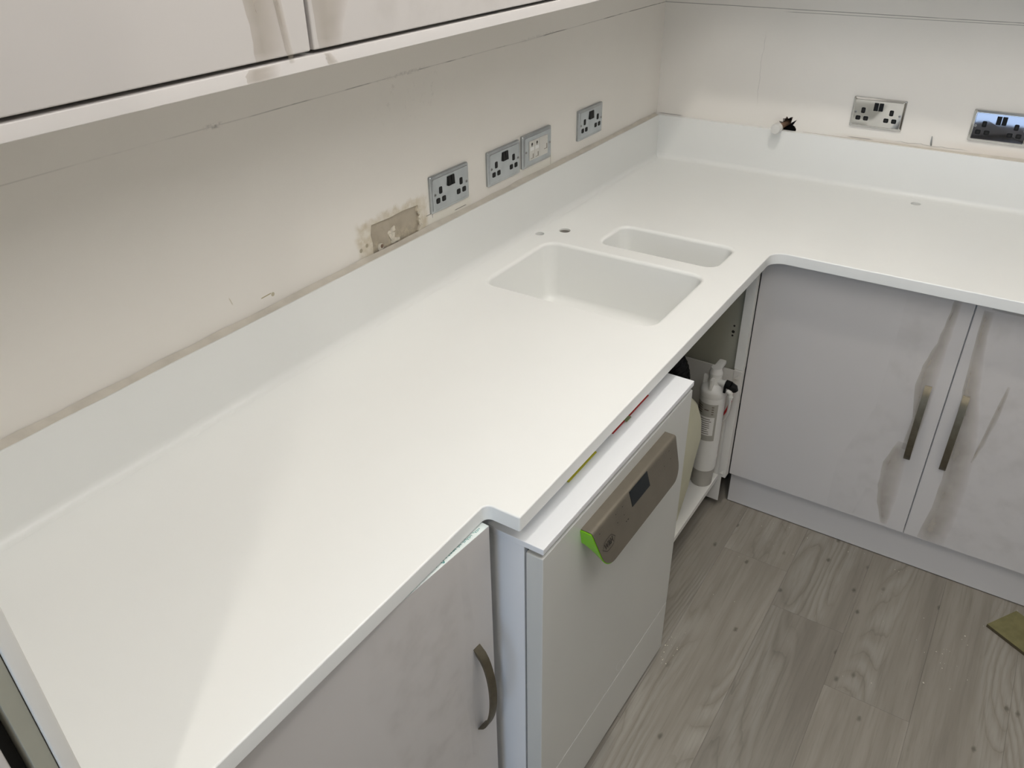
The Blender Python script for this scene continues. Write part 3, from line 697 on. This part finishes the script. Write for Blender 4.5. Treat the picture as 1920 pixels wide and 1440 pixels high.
# local frame: x toward the room (0 = slab front), y along the front 0..0.6
mkbox('body', 'enamel', wd, (-.60, .002, .012), (-.0375, .598, .8195), .003)
mkbox('top_slab', 'enamel', wd, (-.615, 0, .8205), (0, .5997, .8327), .0016)
mkbox('door_gap_fill', 'dark', wd, (-.0372, .012, .03), (-.0338, .588, .808))  # black sheet filling the gap behind the door
dd = mkbox('door', 'enamel_dim', wd, (-.0335, .0, .1805), (-.0005, .5985, .8115), .0024)
mkbox('lower_panel', 'enamel_dim', wd, (-.0335, .0, .012), (-.0005, .5985, .1783), .0020)
mkbox('base_skirt', 'dark', wd, (-.58, .01, .0), (-.045, .59, .012))
# control panel: profile in (x, z) relative to the slab front, extents in y vary with the profile
PX0, PZ_ = .0232, .782
def sl(s): return (PX0 + .2747 * s, PZ_ - .9615 * s)
def ext(s):
    yl = .1222 + .0125 * max(0, s) / .063; yr = .4642 - .0103 * max(0, s) / .061
    R = .030; k = max(0.0, s - (.0853 - R)) / R
    cut = R * (1 - math.sqrt(max(0, 1 - min(1, k) ** 2)))
    return yl + cut, yr - cut
rows = []
for xx in (-.001, .008, .016): rows.append((xx, .7835, .1222, .4642))
rows.append((.0205, .7832, .1222, .4642)); rows.append((.0225, .7820, .1222, .4642)); rows.append((.0238, .7797, .1222, .4642))
for s in (.006, .02, .035, .050, .0565, .063, .069, .0745, .079, .082, .0842, .0853):
    a, b = ext(s); x, z = sl(s); rows.append((x, z, a, b))
# green shell (slightly behind and larger than the metal front)
bm = new(); A = []; B = []; C = []; D_ = []
for x, z, a, b in rows:
    A.append(bm.verts.new((x - .0015, a - .0018, z - .0019))); B.append(bm.verts.new((x - .0015, b + .0018, z - .0019)))
    f = max(0, (.7835 - z)) / .083
    C.append(bm.verts.new((-.0006 + .016 * max(0, f - .42), a - .0018, max(z - .0012, .7480 - .018 * max(0, f - .42))))); D_.append(bm.verts.new((-.0006 + .016 * max(0, f - .42), b + .0018, max(z - .0012, .7480 - .018 * max(0, f - .42)))))
for i in range(len(rows) - 1):
    bm.faces.new((A[i], B[i], B[i + 1], A[i + 1])); bm.faces.new((A[i], A[i + 1], C[i + 1], C[i])); bm.faces.new((B[i + 1], B[i], D_[i], D_[i + 1])); bm.faces.new((C[i], C[i + 1], D_[i + 1], D_[i]))
bm.faces.new((A[-1], B[-1], D_[-1], C[-1]))
bmesh.ops.remove_doubles(bm, verts=bm.verts, dist=1e-5)
bmesh.ops.dissolve_degenerate(bm, edges=bm.edges, dist=1e-6)
cp = obj('control_panel', bm, 'green', wd, angle=30, wn=False)
bm = new(); O_ = []; I_ = []
for x, z, a, b in rows:
    O_.append((bm.verts.new((x, a, z)), bm.verts.new((x, b, z))))
for p, q in zip(O_, O_[1:]): bm.faces.new((p[0], p[1], q[1], q[0]))
bmesh.ops.recalc_face_normals(bm, faces=bm.faces)
r = bmesh.ops.extrude_face_region(bm, geom=list(bm.faces))
for v in [g for g in r['geom'] if isinstance(g, bmesh.types.BMVert)]: v.co += Vector((-.0010, 0, -.0008))
obj('front_plate', bm, 'panelmetal', cp, angle=35, wn=False)
# frame on the sloping face: U along y, V up the slope, N outward
PM = Matrix(((0, -.2747, .9615, PX0), (1, 0, 0, 0), (0, .9615, .2747, PZ_), (0, 0, 0, 1)))    # (u, v=-s, n)
def onface(bm, u, s, n=.0005): return bm.verts.new(PM @ Vector((u, -s, n)))
def face_box(bm, u0, s0, u1, s1, n=.0006):
    v = [onface(bm, *q) for q in ((u0, s1, n), (u1, s1, n), (u1, s0, n), (u0, s0, n), (u0, s1, 0), (u1, s1, 0), (u1, s0, 0), (u0, s0, 0))]
    for q in ((0, 1, 2, 3), (0, 4, 5, 1), (1, 5, 6, 2), (2, 6, 7, 3), (3, 7, 4, 0)): bm.faces.new([v[i] for i in q])
bm = new(); face_box(bm, .2575, .0005, .3310, .0325, .0008); obj('display', bm, 'lcd', cp, wn=False)
def ringpath(bm, pts, w):
    inn = offset_poly(pts, w); n = len(pts)
    a = [onface(bm, p[0], p[1]) for p in pts]; b = [onface(bm, p[0], p[1]) for p in inn]
    bridge(bm, a, b)
def button(u, s, w, h, dot=False, inner=True):
    bm = new(); pts = rrect(u - w / 2, s - h / 2, u + w / 2, s + h / 2, .0028, 3); ringpath(bm, pts, .0005)
    if inner:
        ic = rrect(u - .0024, s - .0020, u + .0024, s + .0020, .0012, 2); ringpath(bm, ic, .0005)
    o = obj('button', bm, 'print_soft', cp, wn=False)
    if dot:
        bm = new(); vs = [onface(bm, u - w / 2 + .003 + .0013 * math.cos(a), s + .0013 * math.sin(a), .0007) for a in (2 * math.pi * k / 10 for k in range(10))]; bm.faces.new(vs); obj('indicator', bm, 'print', o, wn=False)
for k, u in enumerate((.3515, .3772, .4030)):
    button(u, .0120, .0185, .0125); button(u, .0300, .0185, .0125, dot=(k == 2))
button(.4335, .0120, .0220, .0125, True); button(.4335, .0300, .0220, .0125, True)
for u, s in ((.2060, .0108), (.2315, .0108), (.2060, .0284), (.2315, .0284), (.1465, .0108)): button(u, s, .0175, .0125, True)
bm = new(); face_box(bm, .2278, .0440, .2296, .0452); face_box(bm, .2345, .0438, .2370, .0456); obj('indicator', bm, 'print', cp, wn=False)
# maker's badge: W&H in an elongated hexagon
hexa = [(.1375, .0445), (.1500, .0340), (.1560, .0330), (.1690, .0330), (.1745, .0340), (.1850, .0445), (.1745, .0550), (.1690, .0560), (.1560, .0560), (.1500, .0550)]
bm = new(); ringpath(bm, hexa, .0012); bd = obj('badge_outline', bm, 'print', cp, wn=False)
text_mesh('badge_lettering', 'W&H', .0158, 'print', cp, PM @ Matrix.Translation((.1612, -.0445, .0005)) @ Matrix.Diagonal((.80, 1.05, 1, 1)))
# faint oval scribble mark on the lower door
bm = new(); vs = []
for k in range(28):
    a = 2 * math.pi * k / 28; vs.append((.338 + .016 * math.cos(a) - .010 * math.sin(a), .208 + .018 * math.sin(a)))
for q in range(28):
    a, b = vs[q], vs[(q + 1) % 28]
    c1 = ((a[0] - .338) * .95 + .338, (a[1] - .208) * .95 + .208); c2 = ((b[0] - .338) * .95 + .338, (b[1] - .208) * .95 + .208)
    bm.faces.new([bm.verts.new((-.0003, p[0], p[1])) for p in (a, b, c2, c1)])
obj('oval_mark', bm, 'enamel', dd, wn=False)
# flat cards lying on the slab, showing beneath the worktop edge
tag(mkbox('folded_card', 'yellow', None, (.585, -1.683, .8330), (.6175, -1.580, .8352), .0004), 'yellow folded card on the washer top, peeping out under the worktop edge', 'card', 'folded cards on the washer top')
tag(mkbox('folded_card', 'red', None, (.585, -1.512, .8330), (.6165, -1.354, .8352), .0004), 'red folded card on the washer top, peeping out under the worktop edge', 'card', 'folded cards on the washer top')
bm = new(); box(bm, .604, -1.464, .8353, .622, -1.446, .8375, .0006); tag(obj('card_scrap', bm, 'olive', None), 'small olive scrap of card lying on the red card', 'card')

# ================================================================== WALL CABINETS
CZ, CT = 1.5407, 2.25
def wall_cab(name_label, y0, y1, films=()):
    t = thing('wall_cabinet', name_label, 'cabinet', (0, y0, 0), group='white wall cabinets above the worktop'); l = y1 - y0
    mkbox('carcass', 'carcass', t, (.002, .001, CZ + .004), (.311, l - .001, CT), .001)
    bm = new(); box(bm, .3145, .0018, CZ + .0045, .335, l - .0018, CT - .002, .0022, 3); dd_ = obj('door', bm, 'door', t)
    return t, dd_
t, d1 = wall_cab('white wall cabinet at upper left with a strip of loose film by its edge', -2.478, -1.8785)
f3 = lambda u, v, h: (.335 + h, u, v)
film_strip(d1, subdiv([(.520, .060, CZ + .30), (.524, .055, CZ + .12), (.530, .052, CZ + .07), (.532, .050, CZ + .035), (.532, .050, CZ + .0055)]), f3, bulge=.002)
film_strip(d1, subdiv([(.549, .010, CZ + .30), (.553, .012, CZ + .07), (.560, .011, CZ + .02), (.563, .010, CZ - .004)]), f3, bulge=.003)
t, d2 = wall_cab('white wall cabinet with crinkled film, right of the upper-left cabinet', -1.8755, -1.0755)
film_strip(d2, subdiv([(.055, .10, CZ + .30), (.05, .09, CZ + .10), (.035, .055, CZ + .04), (.03, .04, CZ + .006)]), f3, bulge=.006)
film_strip(d2, subdiv([(.25, .44, CZ + .34), (.25, .42, CZ + .2), (.26, .40, CZ + .1), (.27, .38, CZ + .006)]), f3, 'film_clear', bulge=.004, cols=9)
wall_cab('white wall cabinet on the left wall nearest the room corner, above frame', -1.0725, -.0025)
pm_ = thing('light_pelmet', 'long white pelmet strip running beneath the left wall cabinets', 'pelmet', (0, -2.478, 0))
mkbox('board', 'pelmet', pm_, (.002, 0, 1.5232), (.335, 2.4755, CZ - .0005), .0014)
f3 = lambda u, v, h: (.335 + h, u, v)
film_strip(pm_, subdiv([(.52, .05, CZ - .001), (.515, .055, 1.533), (.515, .05, 1.524)]), f3, bulge=.001)
film_strip(pm_, subdiv([(.625, .012, CZ - .001), (.63, .016, 1.533), (.635, .02, 1.524)]), f3, bulge=.0015)
for k, (x0, x1) in enumerate(((.345, 1.10), (1.105, 2.30))):
    t = thing('wall_cabinet', ('white wall cabinet above the back worktop near the room corner', 'white wall cabinet above the back worktop at its right end')[k], 'cabinet', (x0, 0, 0), group='white wall cabinets above the worktop')
    mkbox('carcass', 'carcass', t, (.001, -.311, 1.5232), (x1 - x0 - .001, -.002, CT), .001)
    mkbox('door', 'door', t, (.002, -.335, 1.5250), (x1 - x0 - .002, -.3145, CT - .002), .002)

# ================================================================== TALL UNIT AT THE LEFT EDGE
TU = thing('tall_cabinet', 'tall grey-white end panel of a housing cutting the lower left corner', 'cabinet', (0, -2.5125, 0))
mkbox('end_panel', 'carcass', TU, (.002, -.0130, .0), (.600, 0, 2.2), .0022)
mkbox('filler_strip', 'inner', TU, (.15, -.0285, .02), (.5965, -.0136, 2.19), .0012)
mkbox('black_gap', 'dark', TU, (.10, -.0400, .05), (.575, -.0290, 2.15))  # black box between filler strip and door
mkbox('housing', 'carcass', TU, (.002, -.60, .0), (.555, -.0405, 2.2), .002)
mkbox('door', 'door', TU, (.558, -.598, .12), (.597, -.0415, 2.18), .003)

# ================================================================== BOARD OFFCUT ON THE FLOOR
bo = thing('board_offcut', 'olive brown board offcut lying on the floor against the plinth', 'offcut', (1.3805, -.7117, 0.0), math.radians(-30.0))
bm = new(); v0 = [(0, 0), (.30, 0), (.30, .112), (.006, .112)]
loft(bm, [[(p[0], p[1], .0005) for p in v0], [(p[0], p[1], .0100) for p in v0]])
for f in bm.faces: f.material_index = 0 if abs(f.normal.z) > .5 or f.calc_center_median().z > .0099 else 1
bm.normal_update()
for f in bm.faces: f.material_index = 0 if abs(f.normal.z) > .5 else 1
obj('board', bm, ['mdf', 'mdf_edge'], bo, wn=False)

# ================================================================== DUST AND CRUMBS
random.seed(21)
bm = new()
def crumb(x, y, s, z=0.0):
    M4 = Matrix.Translation((x, y, z + s * .4)) @ Matrix.Rotation(random.random() * 6, 4, 'Z') @ Matrix.Diagonal((s * random.uniform(.6, 1.6), s * random.uniform(.6, 1.2), s * .5, 1))
    bmesh.ops.create_icosphere(bm, subdivisions=1, radius=1, matrix=M4)
for k in range(70):
    a = random.random()
    if a < .30: crumb(.675 + abs(random.gauss(0, .03)), -1.235 + random.gauss(0, .035), random.uniform(.0006, .0018))
    elif a < .55: crumb(random.uniform(.62, 1.45), -.597 - abs(random.gauss(0, .02)), random.uniform(.0006, .0016))
    elif a < .75: crumb(1.32 + random.gauss(0, .05), -.88 + random.gauss(0, .06), random.uniform(.0008, .0018))
    else: crumb(random.uniform(.7, 1.5), random.uniform(-1.5, -.65), random.uniform(.0005, .0014))
cr = tag(obj('plaster_crumbs', bm, 'plaster_chip', None, wn=False), 'white plaster crumbs and dust scattered over the floor by the plinth', 'debris'); cr['kind'] = 'stuff'

# ================================================================== CEILING LIGHTS
for k, (x, y) in enumerate(LAMPS):
    t = thing('downlight', ('round recessed downlight in ceiling nearest the sink corner', 'round recessed downlight in ceiling behind the camera', 'round recessed downlight in ceiling over the right end', 'round recessed downlight in ceiling at the back right')[k], 'light', (x, y, CEIL), group='recessed ceiling downlights')
    bm = new(); L = [circ((0, 0, z), r, 28) for r, z in ((.058, -.0003), (.058, -.003), (.054, -.0045), (.046, -.0035), (.045, -.0003))]; loft(bm, L, False, False); obj('trim_ring', bm, 'trimwhite', t)
    bm = new(); bm.faces.new([bm.verts.new(p) for p in circ((0, 0, -.0020), .045, 28)]); o = obj('lens', bm, 'lamp', t, wn=False)
for k, (x, y) in enumerate(((1.38, -1.98),)):  # fill light added for soft ambient from above, no known lamp there
    t = thing('fill_panel', 'added square fill-light panel, out of view, in the middle of the ceiling', 'light', (x, y, CEIL))
    bm = new(); w = .60
    for q in ((-w, -w, w, -w + .02), (-w, w - .02, w, w), (-w, -w + .02, -w + .02, w - .02), (w - .02, -w + .02, w, w - .02)): box(bm, q[0], q[1], -.014, q[2], q[3], -.0005, .001)
    obj('frame', bm, 'trimwhite', t)
    bm = new(); box(bm, -w + .02, -w + .02, -.012, w - .02, w - .02, -.010); obj('diffuser', bm, 'panel', t, wn=False)
